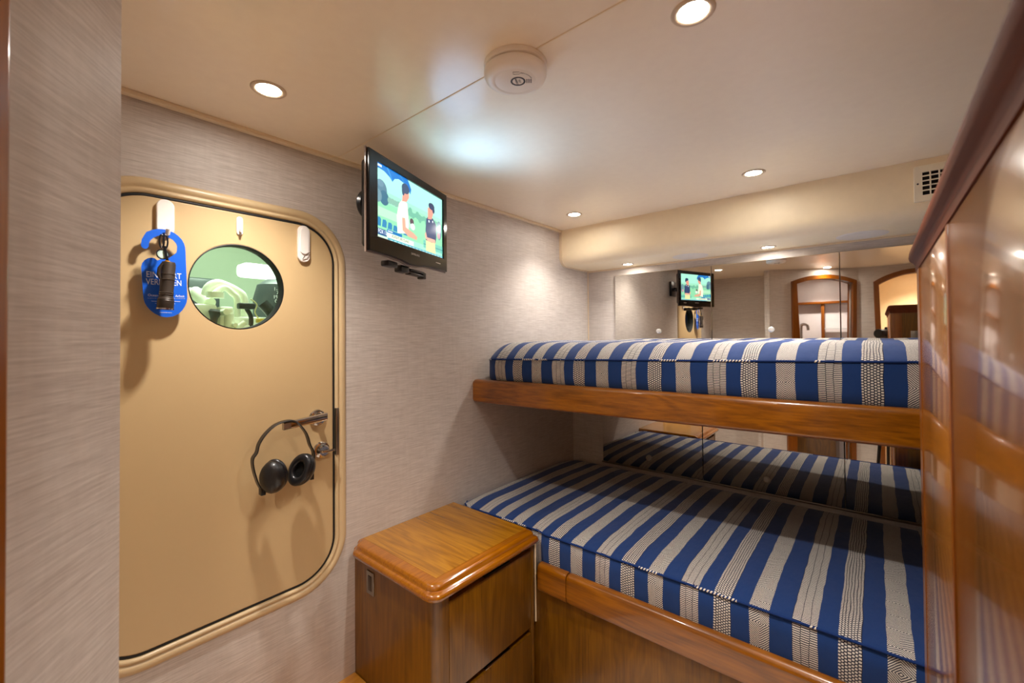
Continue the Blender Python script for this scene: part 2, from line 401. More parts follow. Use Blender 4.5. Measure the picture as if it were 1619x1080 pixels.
# door hanger card
ZT = -1.345
tagp = [(.2112, .2267), (.2128, .2418), (.2209, .2602), (.2320, .2675), (.2409, .2714), (.2520, .2732), (.2632, .2722), (.2740, .2685), (.2827, .2624), (.2905, .2540), (.2954, .2444), (.2978, .2350), (.2985, .2268),
        (.3025, .1057), (.3010, .0940), (.2974, .083), (.2920, .0730), (.2848, .0646), (.2730, .0575), (.2601, .055), (.2480, .0572), (.2379, .0629), (.2300, .0700), (.223, .0794), (.2185, .0890), (.2160, .1003),
        (.2118, .174), (.2135, .1840), (.2178, .1916), (.2240, .1970), (.231, .1997), (.2376, .1985), (.2420, .1940), (.2480, .1975), (.2560, .1990), (.2650, .2035), (.2730, .2110), (.2800, .2190), (.2812, .2265), (.2815, .2345), (.2791, .2418), (.2730, .2495), (.265, .2540), (.2550, .2562), (.2443, .2557), (.2360, .2500),
        (.2292, .2420), (.2262, .2340), (.2255, .2260), (.2225, .2205), (.2180, .2192), (.2135, .2215)]
hang = thing('door_hanger', 'blue card door hanger with white lettering, on the hatch hook', 'sign', (ZT, .257, .055))
link('card', plate([tagp], .0012, WALLX(ZT)), BLU, hang)
def wtext(body, size, y, z, x=ZT+.0008, al='LEFT', sx=1.0): return text_mesh(body, size, frame((x, y, z), (0, 1, .02), (0, -.02, 1), (1, 0, 0)), .0001, al, sx)
TL = [('EINFAHRT', .0205, .2205, .1575, .74), ('VERBOTEN', .0205, .2205, .1400, .69), ('Ocean-Erf', .0082, .2240, .1075, .9), ('Arbeit', .0082, .2775, .1090, .9)]
for t_, sz, y, z, sx in TL: link('lettering', wtext(t_, sz, y, z, sx=sx), INK, hang)
b = MB()
for k in range(22):
    y = .2245 + k*.0034; zz = .1003 + k*.00015; b.box((ZT+.0006, y, zz-.0005), (ZT+.0011, y+.0012, zz+.0005))
for (ya, yb, zz) in ((.231, .246, .0935), (.274, .288, .0955), (.238, .244, .0885), (.272, .277, .0895), (.247, .271, .0665)): b.box((ZT+.0006, ya, zz-.0004), (ZT+.0011, yb, zz+.0004))
b.build('lettering', INK, hang)

# torch hanging from the same hook
tor = thing('flashlight', 'small dark metal flashlight hanging in front of the blue door hanger', 'flashlight', (-1.31, .251, .071))
ax = Vector((0, .2585-.2515, .188-.0715)).normalized(); Mt = axisframe((-1.312, .2512, .0720), ax, (1, 0, 0))
b = MB(); b.lathe([(.0, .002), (.0155, .002), (.0165, .004), (.0165, .022), (.0155, .0235), (.0165, .025), (.0150, .028), (.0138, .034), (.0145, .036), (.0138, .038), (.0145, .0405), (.0138, .043), (.0140, .072), (.0146, .073), (.0140, .075), (.0146, .085), (.0140, .0865), (.0142, .110), (.0125, .116), (0, .116)], Mt, 36)
b.build('torch_body', BRN, tor, 30)
for h in (.0240, .0365, .0408, .0735, .0858): MB().lathe([(.0140, h-.0003), (.0152, h-.0003), (.0152, h+.0003), (.0140, h+.0003)], Mt, 36, closed=True).build('torch_ring', CHR, tor)
MB().lathe([(.0135, .0), (.0175, .0), (.0175, .003), (.0135, .003)], Mt, 36, closed=True).build('torch_bezel', CHR, tor)
b = MB(); b.lathe([(0, .1155), (.0055, .1155), (.0055, .118), (0, .1185)], Mt @ Matrix.Translation((.004, .004, 0)), 16); b.build('torch_button', base('amber', '#f0a010', .4, var=0), tor)
MB().tube([(-1.302, .2445, .182), (-1.304, .2385, .170), (-1.304, .2370, .155), (-1.306, .2400, .146)], [.005, .006, .006, .004], 10, flat=.6).build('torch_clip', BRN, tor)
b = MB()
for yo in (-.0035, .0035):
    b.tube([(-1.318+.003*math.cos(t)*0, .2492+yo+.0045*math.cos(t), .238+.016*math.sin(t)) for t in [2*PI*k/16 for k in range(17)]], .0018, 8, cap=False)
b.tube([(-1.314, .2500, .226), (-1.312, .2525, .205), (-1.311, .2560, .188)], .003, 8)
b.build('carabiner', BLK, tor)
cmp_ = thing('compass_charm', 'round compass charm beside the top of the flashlight', 'compass', (-1.313, .247, .190))
Mc = axisframe((-1.318, .2470, .2060), (1, 0, .05))
b = MB(); b.lathe([(0, 0), (.0125, 0), (.0128, .003), (.0120, .005), (.0105, .005), (.0105, .0035), (0, .0035)], Mc, 32); b.build('compass_case', BLK, cmp_)
b = MB(); b.lathe([(0, .0037), (.0104, .0037), (.0104, .0040), (0, .0040)], Mc, 32); b.build('compass_dial', base('pale_dial', '#bcd8cc', .3), cmp_)
b = MB()
for k in range(16):
    t = 2*PI*k/16; b.box((-.0004, .0078, .0041), (.0004, .0096, .0043), mat=Mc @ Matrix.Rotation(t, 4, 'Z'))
b.build('dial_mark', DKI, cmp_)

# ear defenders hung over the lever
ear = thing('ear_defenders', 'black ear defenders hung over the chrome door lever', 'headphones', (-1.31, .527, -.445))
band = [(.467, -.423), (.457, -.402), (.446, -.361), (.444, -.332), (.454, -.316), (.460, -.293), (.478, -.267), (.506, -.246), (.541, -.2405), (.562, -.249), (.582, -.274), (.593, -.295), (.601, -.324), (.611, -.346), (.612, -.369), (.607, -.399), (.599, -.421)]
def smooth_path(p, n=4):
    out = []
    for i in range(len(p)-1):
        p0, p1, p2, p3 = p[max(i-1, 0)], p[i], p[i+1], p[min(i+2, len(p)-1)]
        for k in range(n):
            t = k/n; out.append(tuple(.5*((2*p1[j]) + (-p0[j]+p2[j])*t + (2*p0[j]-5*p1[j]+4*p2[j]-p3[j])*t*t + (-p0[j]+3*p1[j]-3*p2[j]+p3[j])*t**3) for j in range(len(p1))))
    out.append(p[-1]); return out
sp = smooth_path([(-1.318, y, z) for y, z in band])
rings = []
for i, p in enumerate(sp):
    d = (Vector(sp[min(i+1, len(sp)-1)]) - Vector(sp[max(i-1, 0)])).normalized(); n_ = d.cross(Vector((1, 0, 0))); wv = .0085; th = .0018
    rings.append([Vector(p) + Vector((1, 0, 0))*a*wv + n_*c_*th for a, c_ in ((-1, -1), (1, -1), (1.15, 0), (1, 1), (-1, 1), (-1.15, 0))])
b = MB(); b.grid(rings, close_v=True, cap0=True, cap1=True); b.build('headband', BLS, ear, 40)
MB().box((-1.324, .5985, -.428), (-1.306, .6095, -.398), .002).build('band_clip', BLK, ear)
MB().box((-1.324, .461, -.436), (-1.304, .474, -.412), .002).tube([(-1.308, .467, -.424), (-1.295, .478, -.412)], .004, 8).build('band_clip', BLK, ear)
def cup(center, out, up, tilt):
    M = axisframe(center, out, up) @ Matrix.Rotation(tilt, 4, 'Z')
    b = MB(); b.lathe([(0, .026), (.012, .0255), (.024, .022), (.031, .015), (.034, .006), (.035, -.002), (.033, -.006), (.0, -.006)], M, 36, 1, 1.36); s1 = b.build('ear_cup', BLS, ear, 50)
    prof = [(.0255+.0095*math.cos(t), -.012+.0085*math.sin(t)) for t in [2*PI*k/14 for k in range(14)]]
    b = MB(); b.lathe(prof, M, 36, 1, 1.36, closed=True); b.build('ear_cushion', base('cushion_vinyl', '#17171a', .32), s1, 60)
    b = MB(); b.lathe([(0, -.0075), (.018, -.0075)], M, 24, 1, 1.36); b.build('cup_liner', RUB, s1)
cup((-1.290, .487, -.386), (.62, -.76, -.18), (0, .12, 1), -.05)
cup((-1.302, .572, -.388), (-.45, .86, -.25), (0, .1, 1), .3)

# ------------------------------------------------------------------ engine room behind the window
GR = base('engine_room_paint', '#a3af99', .4)
struct('wall_engine_room', MB().box((-3.0, -.55, -.8), (-2.96, 2.4, .95)).box((-3.0, -.58, -.8), (-1.41, -.55, .95)).box((-3.0, 2.4, -.8), (-1.41, 2.43, .95)).box((-3.0, -.58, .92), (-1.41, 2.43, .95)).box((-3.0, -.58, -.85), (-1.41, 2.43, -.8)), GR)
EW = base('engine_white', '#edf0e0', .3, coat=.3); EG = base('engine_grey', '#3d4446', .45); EB = base('engine_hose', '#1c2320', .5)
eng = thing('marine_engine', 'pale green engine with curved pipes behind the round hatch window', 'engine', (-1.95, .60, -.78))
b = MB()
b.tube(smooth_path([(-1.9, .480, .02), (-1.9, .482, .13), (-1.9, .490, .185), (-1.9, .515, .208), (-1.9, .545, .203), (-1.9, .580, .186), (-1.9, .606, .162), (-1.9, .611, .10), (-1.9, .611, .0)]), .0175, 14)
b.tube(smooth_path([(-1.87, .500, .165), (-1.87, .535, .192), (-1.87, .562, .172), (-1.87, .577, .150), (-1.87, .578, .06)]), .0115, 12)
b.tube([(-1.95, .33, .172), (-1.95, .49, .170)], .022, 14); b.tube([(-1.95, .46, .176), (-1.88, .49, .13)], .024, 14)
b.tube([(-1.84, .497, .170), (-1.84, .497, .150)], .028, 16)
b.build('engine_pipe', EW, eng)
b = MB()
b.box((-2.15, .38, -.75), (-1.85, .70, .085), .012); b.box((-1.88, .395, .06), (-1.82, .50, .125), .01); b.box((-1.86, .50, -.1), (-1.80, .548, .118), .01)
b.box((-1.84, .545, -.1), (-1.79, .60, .055), .012); b.tube([(-1.80, .530, .03), (-1.80, .530, .09)], .016, 16); b.tube([(-1.79, .505, .095), (-1.74, .505, .095)], .011, 14)
b.tube([(-1.78, .56, -.02), (-1.78, .56, .048), (-1.78, .575, .06)], .010, 12); b.box((-1.85, .60, -.2), (-1.80, .655, .04), .01)
for y, z in ((.523, .10), (.45, .07), (.47, .02), (.54, .05), (.58, .03), (.51, .035)): b.tube([(-1.82, y, z), (-1.765, y, z)], .0075, 10)
b.build('engine_block', EW, eng)
MB().box((-2.6, .555, .12), (-2.5, .70, .30), .02).build('engine_duct', EG, eng)
b = MB(); b.lathe([(0, .09), (.05, .085), (.085, .06), (.10, 0), (.10, -.25), (0, -.25)], Matrix.Translation((-2.0, .78, .17)), 28); b.build('air_filter', EG, eng)
b = MB(); b.lathe([(0, .02), (.015, .02), (.02, .012), (.012, -.012), (.007, -.05), (0, -.05)], axisframe((-1.79, .482, .085), (0, .1, 1)), 16)
b.build('dark_valve', EG, eng)
b = MB(); b.box((-1.83, .562, .112), (-1.80, .618, .134), .005); b.tube(smooth_path([(-1.85, .66, .14), (-1.84, .69, .10), (-1.83, .70, .05), (-1.83, .66, -.02)]), .022, 12); b.tube(smooth_path([(-1.84, .60, .115), (-1.83, .612, .08), (-1.82, .605, .02)]), .008, 10)
b.build('engine_hose', EB, eng)
MB().box((-1.80, .617, .060), (-1.78, .645, .076), .003).build('cable_plug', base('plug_yellow', '#c9b040', .5), eng)
MB().tube(smooth_path([(-1.80, .60, .15), (-1.80, .622, .13), (-1.80, .615, .10), (-1.80, .632, .07)]), .0025, 8).build('cable', base('cable_cream', '#cfcfa0', .5), eng)
for i, (t_, z) in enumerate((('1-17', .205), ('7.', .190), ('1960', .172), ('0-0', .155))):
    link('lettering', text_mesh(t_, .020, frame((-1.902, .738, z), (0, 1, 0), (0, 0, 1), (1, 0, 0)), .0005), INK, eng)
rb = thing('fire_bottle', 'red bottle on the engine room wall, at the left of the round window', 'extinguisher', (-2.7, .50, .30))
MB().tube([(-2.7, .49, .345), (-2.7, .60, .345)], .028, 18).build('bottle_body', base('faded_red', '#a8524c', .4), rb)
MB().box((-2.674, .52, .335), (-2.670, .575, .352)).build('bottle_label', WHT, rb)
fl = thing('engine_room_light', 'long white light fitting seen through the round hatch window', 'light', (-2.6, 1.0, .36))
MB().box((-2.62, .80, .33), (-2.5, 1.45, .40), .02).build('light_diffuser', base('tube_light', '#ffffff', .4, emit=(.92, 1, .92, 1), es=1.6), fl)
ld = bpy.data.lights.new('engine_room_lamp', 'AREA'); ld.energy = 11; ld.color = (.93, 1, .88); ld.size = .5
lo = bpy.data.objects.new('lamp', ld); C.objects.link(lo); lo.parent = fl; lo.location = (.55, -.35, .50)

# ------------------------------------------------------------------ television
P0 = Vector((-1.084, .659, 0)); DRv = Vector((-.347, .938, 0)).normalized(); NV = Vector((DRv.y, -DRv.x, 0))
TVM = frame(P0, DRv, (0, 0, 1), NV)        # (t, z, out)
tv = thing('television', 'small flat television on a bracket high on the linen wall', 'television', tuple(P0 + DRv*.225 + Vector((0, 0, .235))))
def tvbox(a, b_, bev=0): return MB().box(a, b_, bev, mat=TVM)
ol = [(0, .246), (.10, .246), (.16, .243), (.20, .237), (.25, .237), (.29, .243), (.35, .246), (.45, .246), (.45, .537), (0, .537)]
link('tv_bezel', plate([ol, [(.0385, .2935), (.4255, .2935), (.4255, .5125), (.0385, .5125)]], .010, TVM @ Matrix.Translation((0, 0, -.001)), .002), base('piano_black', '#080606', .12, coat=.15, spec=.35, var=0), tv)
ol2 = [(-.004, .242), (.10, .242), (.16, .239), (.20, .232), (.25, .232), (.29, .239), (.35, .242), (.454, .242), (.454, .541), (-.004, .541)]
link('tv_rim', plate([ol2], .006, TVM @ Matrix.Translation((0, 0, -.008)), .0015), base('clear_rim', '#7d6c62', .12, coat=1, var=0), tv)
tvbox((.02, .262, -.045), (.43, .52, -.010), .012).build('tv_back', BLK, tv)
sc = MB(); bm = sc.bm; cols = {}; mats = []
def scol(h):
    if h not in cols:
        cols[h] = len(mats); mats.append(base('screen_'+h.strip('#'), '#050505', .15, emit=h, es=.52, var=0))
    return cols[h]
lvl = [0]
def sp_(pts, h):
    lvl[0] += 1; o = .0002 + lvl[0]*.00002
    vs = [bm.verts.new(TVM @ Vector((.038 + u*.388, .293 + v*.220, -.0035+o))) for u, v in pts]
    fc = bm.faces.new(vs); fc.material_index = scol(h)
def sr(a, b_, c_, d, h): sp_([(a, b_), (c_, b_), (c_, d), (a, d)], h)
def se(cx, cy, rx, ry, h, n=20): sp_([(cx+rx*math.cos(2*PI*k/n), cy+ry*math.sin(2*PI*k/n)) for k in range(n)], h)
sr(0, 0, 1, 1, '#9fe6c8'); sr(0, .66, 1, 1, '#a9efdb'); sr(0, .50, 1, .60, '#9adfbc'); sr(0, .12, 1, .50, '#8fdcae'); sr(0, .30, .5, .42, '#b4e8c4')
for k in range(16): se(.42+.037*k, .52+.02*math.sin(k*2.1), .03, .05+.02*math.sin(k*1.7), '#6fb79c')
se(.06, .66, .075, .13, '#5a7f92'); se(.10, .56, .06, .10, '#3f6f86'); se(.02, .56, .05, .09, '#6f94a0'); se(.055, .74, .04, .05, '#6a8ea0')
for k in range(6): se(.17+.04*k, .56+.012*math.sin(k*3), .03, .045, '#86b7a4')
se(.94, .45, .045, .16, '#6d93a0'); se(.93, .36, .03, .05, '#c79aa6')
sp_([(0, 1), (.42, 1), (.47, .88), (.455, .80), (.42, .86), (.36, .915), (.29, .93), (.235, .90), (.205, .84), (.17, .885), (.10, .925), (.04, .93), (0, .92)], '#1774c4')
sp_([(.13, 1), (.15, 1), (.205, .86), (.20, .85)], '#4ba0dd'); sp_([(.30, 1), (.31, 1), (.45, .83), (.445, .825)], '#4ba0dd')
sr(.01, .955, .07, .985, '#dff3f3')
# seats in front
for k in range(6): sp_([(.0+.07*k, .16), (.055+.07*k, .16), (.06+.07*k, .25-.01*k), (.045+.07*k, .28-.012*k), (.01+.07*k, .27-.01*k)], '#2f86b4')
sr(.66, .08, 1, .20, '#6fc3b0'); sr(.66, .13, 1, .145, '#3f8f96')
# man in a white shirt
sp_([(.27, .15), (.26, .40), (.29, .58), (.34, .67), (.41, .64), (.425, .45), (.43, .20)], '#eaf7dc')
sp_([(.335, .40), (.375, .41), (.385, .28), (.50, .24), (.56, .20), (.55, .15), (.42, .16), (.34, .22)], '#e0a890')
sp_([(.335, .64), (.40, .66), (.435, .74), (.43, .84), (.36, .86), (.345, .76)], '#e69c88'); se(.385, .845, .055, .075, '#3c5270'); se(.352, .80, .02, .07, '#3c5270')
se(.475, .40, .03, .05, '#5b4b55'); se(.49, .33, .035, .05, '#e4eee8')
# man in a navy shirt
sp_([(.70, .04), (.70, .22), (.86, .22), (.87, .04)], '#e3e6a6')
sp_([(.70, .21), (.695, .38), (.71, .55), (.75, .62), (.83, .60), (.88, .52), (.885, .32), (.87, .22), (.80, .20)], '#34476e')
sp_([(.735, .56), (.735, .74), (.80, .78), (.83, .68), (.80, .58)], '#e29a88'); se(.80, .79, .052, .055, '#2f3f62'); se(.835, .74, .02, .05, '#2f3f62')
sp_([(.68, .30), (.70, .34), (.72, .26), (.86, .27), (.87, .21), (.74, .20), (.69, .24)], '#e8b09a')
se(.755, .53, .012, .02, '#e8f2f8'); se(.82, .55, .010, .018, '#e8f2f8')
# captions
sr(0, 0, 1, .035, '#3aa0b8'); sr(0, 0, .14, .035, '#cfeccf')
for k in range(16): sr(.17+.052*k, .012, .17+.052*k+.035, .022, '#cdf0ee')
sr(.01, .04, .125, .125, '#174f86'); sr(.13, .04, .50, .105, '#eefbe0'); sr(.13, .108, .33, .150, '#1c78b8'); sr(.14, .122, .2, .136, '#e8f6f6')
screen = sc.build('tv_screen', mats, tv, recalc=False)
def tvtext(body, size, t, z, col, es, par=screen, sx=1.0, o=.0):
    me = text_mesh(body, size, TVM @ Matrix.Translation((t, z, o)), .00005, 'CENTER', sx); link('lettering', me, col, par)
su = lambda u: .038+u*.388
sv = lambda v: .293+v*.220
tvtext('FOX 13', .0175, su(.068), sv(.083), base('caption_white', '#050505', .2, emit='#f2fbff', es=.6, var=0), 1, sx=.72, o=.0000)
tvtext('ADVENTURE ISLAND', .0125, su(.305), sv(.073), base('caption_dark', '#1a2c33', .4, var=0), 0, sx=.80, o=.0000)
tvtext('SAMSUNG', .0095, .232, .273, base('logo_silver', '#d7cec6', .3, .3, var=0), 0, tv, 1.15, .0052)
tvbox((.366, .268, .004), (.398, .2705, .0052), .0003).build('power_indicator', base('logo_silver', '#d7cec6'), tv)
b = MB(); b.lathe([(0, -.060), (.040, -.060), (.043, -.055), (.040, -.045), (0, -.045)], TVM @ Matrix.Translation((.062, .395, 0)), 32)
b.box((.15, .33, -.075), (.30, .46, -.045), .004, mat=TVM)
q0 = TVM @ Vector((.225, .40, -.07)); b.tube([q0, (XW+.02, q0.y+.03, .40)], .016, 14); b.box((XW, q0.y-.03, .34), (XW+.018, q0.y+.09, .47), .004)
b.build('wall_bracket', BLK, tv)
b = MB(); b.box((.12, .222, -.05), (.17, .240, -.02), .004, mat=TVM); b.box((.19, .213, -.05), (.235, .236, -.02), .004, mat=TVM); b.box((.24, .223, -.05), (.33, .231, -.02), .002, mat=TVM)
b.box((.245, .212, -.045), (.335, .218, -.02), .002, mat=TVM); b.box((.32, .206, -.045), (.34, .228, -.02), .002, mat=TVM)
b.build('stand_mount', BLK, tv)

ld = bpy.data.lights.new('screen_glow', 'SPOT'); ld.energy = 1.9; ld.color = (.34, .64, 1); ld.spot_size = math.radians(128); ld.spot_blend = 1; ld.shadow_soft_size = .09  # spot added before the screen, throws bluish light onto the ceiling
lo = bpy.data.objects.new('screen_glow', ld); C.objects.link(lo); lo.parent = tv
lo.matrix_local = Matrix.Translation(-Vector(tv.location)) @ Matrix.Translation(TVM @ Vector((.26, .375, .15))) @ (NV*.8 + Vector((0, 0, 1.0))).to_track_quat('-Z', 'Y').inverted().inverted().to_matrix().to_4x4()
# ------------------------------------------------------------------ downlights
def downlight(loc, label, power=LAMP_W, r=.039, proto=None, grp='ceiling downlights'):
    if proto is None:
        t = thing('ceiling_downlight', label, 'light', loc, grp); M = frame(loc, (1, 0, 0), (0, -1, 0), (0, 0, -1))
        b = MB(); b.lathe([(r*.70, -.012), (r*.70, .0015), (r*.80, .003), (r*.95, .0028), (r, .001), (r, -.0005)], M, 40); b.build('light_ring', RING, t, 50)
        b = MB(); b.lathe([(r*.69, .0005), (r*.70, -.001), (0, -.001)], M, 32); b.build('light_lens', LENS, t)
    else:
        t = copy_tree(proto); t.location = loc; t['label'] = label; t['group'] = grp
    ld = bpy.data.lights.new('downlight_beam', 'SPOT'); ld.energy = power; ld.color = LAMP_COL
    ld.spot_size = math.radians(116); ld.spot_blend = .9; ld.shadow_soft_size = .024
    lo = bpy.data.objects.new('lamp', ld); C.objects.link(lo); lo.parent = t; lo.location = (0, 0, -.006)
    return t
pl = downlight((-1.109, .409, ZC), 'downlight in the ceiling above the hatch door', LAMP_W*.82)
class _:  pass
def dl(loc, label, power=LAMP_W, sc=1.0):
    t = thing('ceiling_downlight', label, 'light', loc, 'ceiling downlights')
    for ch in [x for x in list(S.objects) if x.parent == pl]:
        if ch.type == 'MESH':
            c = ch.copy(); C.objects.link(c); c.parent = t
    ld = bpy.data.lights.new('downlight_beam', 'SPOT'); ld.energy = power; ld.color = LAMP_COL
    ld.spot_size = math.radians(116); ld.spot_blend = .9; ld.shadow_soft_size = .024
    lo = bpy.data.objects.new('lamp', ld); C.objects.link(lo); lo.parent = t; lo.location = (0, 0, -.006)
    t.scale = (sc, sc, 1); return t
dl((-.251, .823, ZC), 'large bright downlight at the top edge, nearest the smoke detector')
dl((-.340, 1.795, ZC), 'downlight in the ceiling in front of the air vent soffit')
dl((-1.129, 1.815, ZC), 'downlight in the ceiling corner near the television wall', LAMP_W*.5)
dl((-.33, -.10, ZC), 'downlight seen in the mirror above the arched bathroom door', LAMP_W*.28)
dl((-1.057, 2.255, .400), 'small downlight under the soffit, left one near the wall corner', LAMP_W*.22, .85)
dl((-.373, 2.255, .400), 'small downlight under the soffit between the two speakers', LAMP_W*.22, .85)
dl((-.44, -.80, ZC), 'bathroom ceiling downlight seen in the mirror through the arch', LAMP_W*.7)
dl((.30, -.62, ZC), 'passage downlight behind the second arch', LAMP_W*1.2)

# smoke detector
sd = thing('smoke_detector', 'round white smoke detector on the ceiling', 'smoke detector', (-.600, .727, ZC))
Ms = frame((-.600, .727, ZC), (1, 0, 0), (0, -1, 0), (0, 0, -1))
b = MB(); b.lathe([(.0, 0), (.068, 0), (.0695, .003), (.0695, .011), (.067, .0125)], Ms, 56); b.build('base_ring', DET, sd, 40)
b = MB(); b.lathe([(.063, .0125), (.063, .0150)], Ms, 56); b.build('vent_gap', DKI, sd)
b = MB(); b.lathe([(.066, .0145), (.0690, .017), (.0690, .024), (.066, .031), (.058, .0355), (.047, .037), (.0455, .0365), (.044, .037), (0, .037)], Ms, 56); b.build('cover', DET, sd, 50)
uu = Vector((.80, .60, 0)); Fd = frame((-.597, .716, ZC-.0372), (.79, .61, 0), (-.61, .79, 0) if False else (.61, -.79, 0), (0, 0, -1))
c0 = Fd @ Matrix.Translation((.010, -.010, 0))
b = MB(); b.lathe([(.0125, .0002), (.0165, .0002), (.0165, -.0008), (.0125, -.0008)], c0, 36, closed=True)
for k in range(3): b.box((.0185+k*.0045, -.007, -.0006), (.0205+k*.0045, .007, .0004), mat=c0)
for a_, b_ in (((-.006, .030), (.008, .0306)), ((-.006, .030), (-.0054, .038)), ((-.006, .0374), (.008, .038)), ((.008, .033), (.017, .0336))): b.box((a_[0]-.004, a_[1]-.004, -.0006), (b_[0]-.004, b_[1]-.004, .0003), mat=c0)
for k in range(9):
    t = math.radians(20+k*7); b.box((.030*math.cos(t), .030*math.sin(t), -.0006), (.030*math.cos(t)+.0016, .030*math.sin(t)+.0016, .0003), mat=c0)
b.build('detector_marks', DKI, sd)
for i, (t_, yy) in enumerate((('TEST', .0035), ('WEEKLY', -.0035))): link('lettering', text_mesh(t_, .0062, c0 @ Matrix.Rotation(-1.35, 4, 'Z') @ Matrix.Translation((0, yy, .0003)) @ Matrix.Rotation(0, 4, 'Z'), .0001), DKI, sd)

# soffit speakers
b0 = None
for i, (x, lab) in enumerate(((-.715, 'flush round speaker under the soffit, left of the middle light'), (-.040, 'flush round speaker under the soffit, nearest the wardrobe'))):
    t = thing('ceiling_speaker', lab, 'speaker', (x, 2.245, .400), 'speakers under the soffit'); M = frame((x, 2.245, .400), (1, 0, 0), (0, -1, 0), (0, 0, -1))
    b = MB(); b.lathe([(.066, .0022), (.070, .003), (.080, .0028), (.084, .001), (.084, 0)], M, 48); b.build('speaker_rim', base('speaker_white', '#efe6dc', .4), t, 60)
    b = MB(); b.lathe([(0, .001), (.05, .0014), (.0665, .0018)], M, 48); b.build('speaker_grille', base('grille_grey', '#cfc6bc', .6), t, 60)
# air vent
v = thing('air_vent', 'square cream air vent on the soffit beside the wardrobe top', 'vent', (.181, 2.045, .453))
WYv = frame((0, 2.0425, 0), (1, 0, 0), (0, 0, 1), (0, -1, 0))
VW = base('vent_cream', '#fff2d8', .35)
link('vent_frame', plate([rr(.106, .453, .256, .577, .004, 3), [(.128, .475), (.234, .475), (.234, .553), (.128, .553)]], .009, WYv, .0015), VW, v)
b = MB()
for k in range(4): b.box((.127, 2.037, .4885+k*.0165), (.235, 2.043, .4925+k*.0165), .0008)
for k in range(4): b.box((.1455+k*.022, 2.036, .474), (.1495+k*.022, 2.041, .554), .0008)
b.build('vent_grille', VW, v)
MB().box((.127, 2.0445, .474), (.235, 2.0455, .554)).build('vent_opening', base('vent_dark', '#1a1410', .9), v)  # dark sheet on the solid soffit, stands in for shade behind the grille
b = MB(); b.lathe([(0, .002), (.0025, .001), (.003, 0)], frame((.116, 2.038, .515), (1, 0, 0), (0, 0, 1), (0, -1, 0)), 12); b.build('screw', DKI, v)

# ------------------------------------------------------------------ mirror doors
def mirrors(y, z0, z1, xs, where, kx, kz):
    for i in range(3):
        lab = ['left', 'middle', 'right'][i] + ' mirror panel on the wall ' + where
        t = thing('mirror_panel', lab, 'mirror', ((xs[i]+xs[i+1])/2, y, z0), 'mirror panels ' + where)
        MB().box((xs[i]+.0012, y, z0), (xs[i+1]-.0012, y+.005, z1), .0012, 1).build('mirror_sheet', MIR, t, 20)
        MB().box((xs[i]+.002, y+.0055, z0+.002), (xs[i+1]-.002, y+.0135, z1-.002)).build('mirror_backing', DKI, t)
        if kx[i] is not None:
            Mk = frame((kx[i], y-.0002, kz), (1, 0, 0), (0, 0, 1), (0, -1, 0)); b = MB()
            b.lathe([(0, .013), (.008, .0125), (.013, .008), (.014, .004), (.011, .001), (.006, 0)], Mk, 12); b.build('mirror_knob', base('crystal_knob', '#f0eee8', .12, .55, var=0), t, 10)
mirrors(2.340, -.180, .355, (-1.181, -.643, -.118, .60), 'above the upper bunk', (-.917, -.379, None), .0235)
mirrors(2.156, -.692, -.285, (-1.171, -.641, -.104, .60), 'between the two bunks', (-.907, -.374, None), -.632)
struct('trim_8', MB().box((-1.175, 2.150, -.7), (.60, 2.158, -.6925), .001), STL)

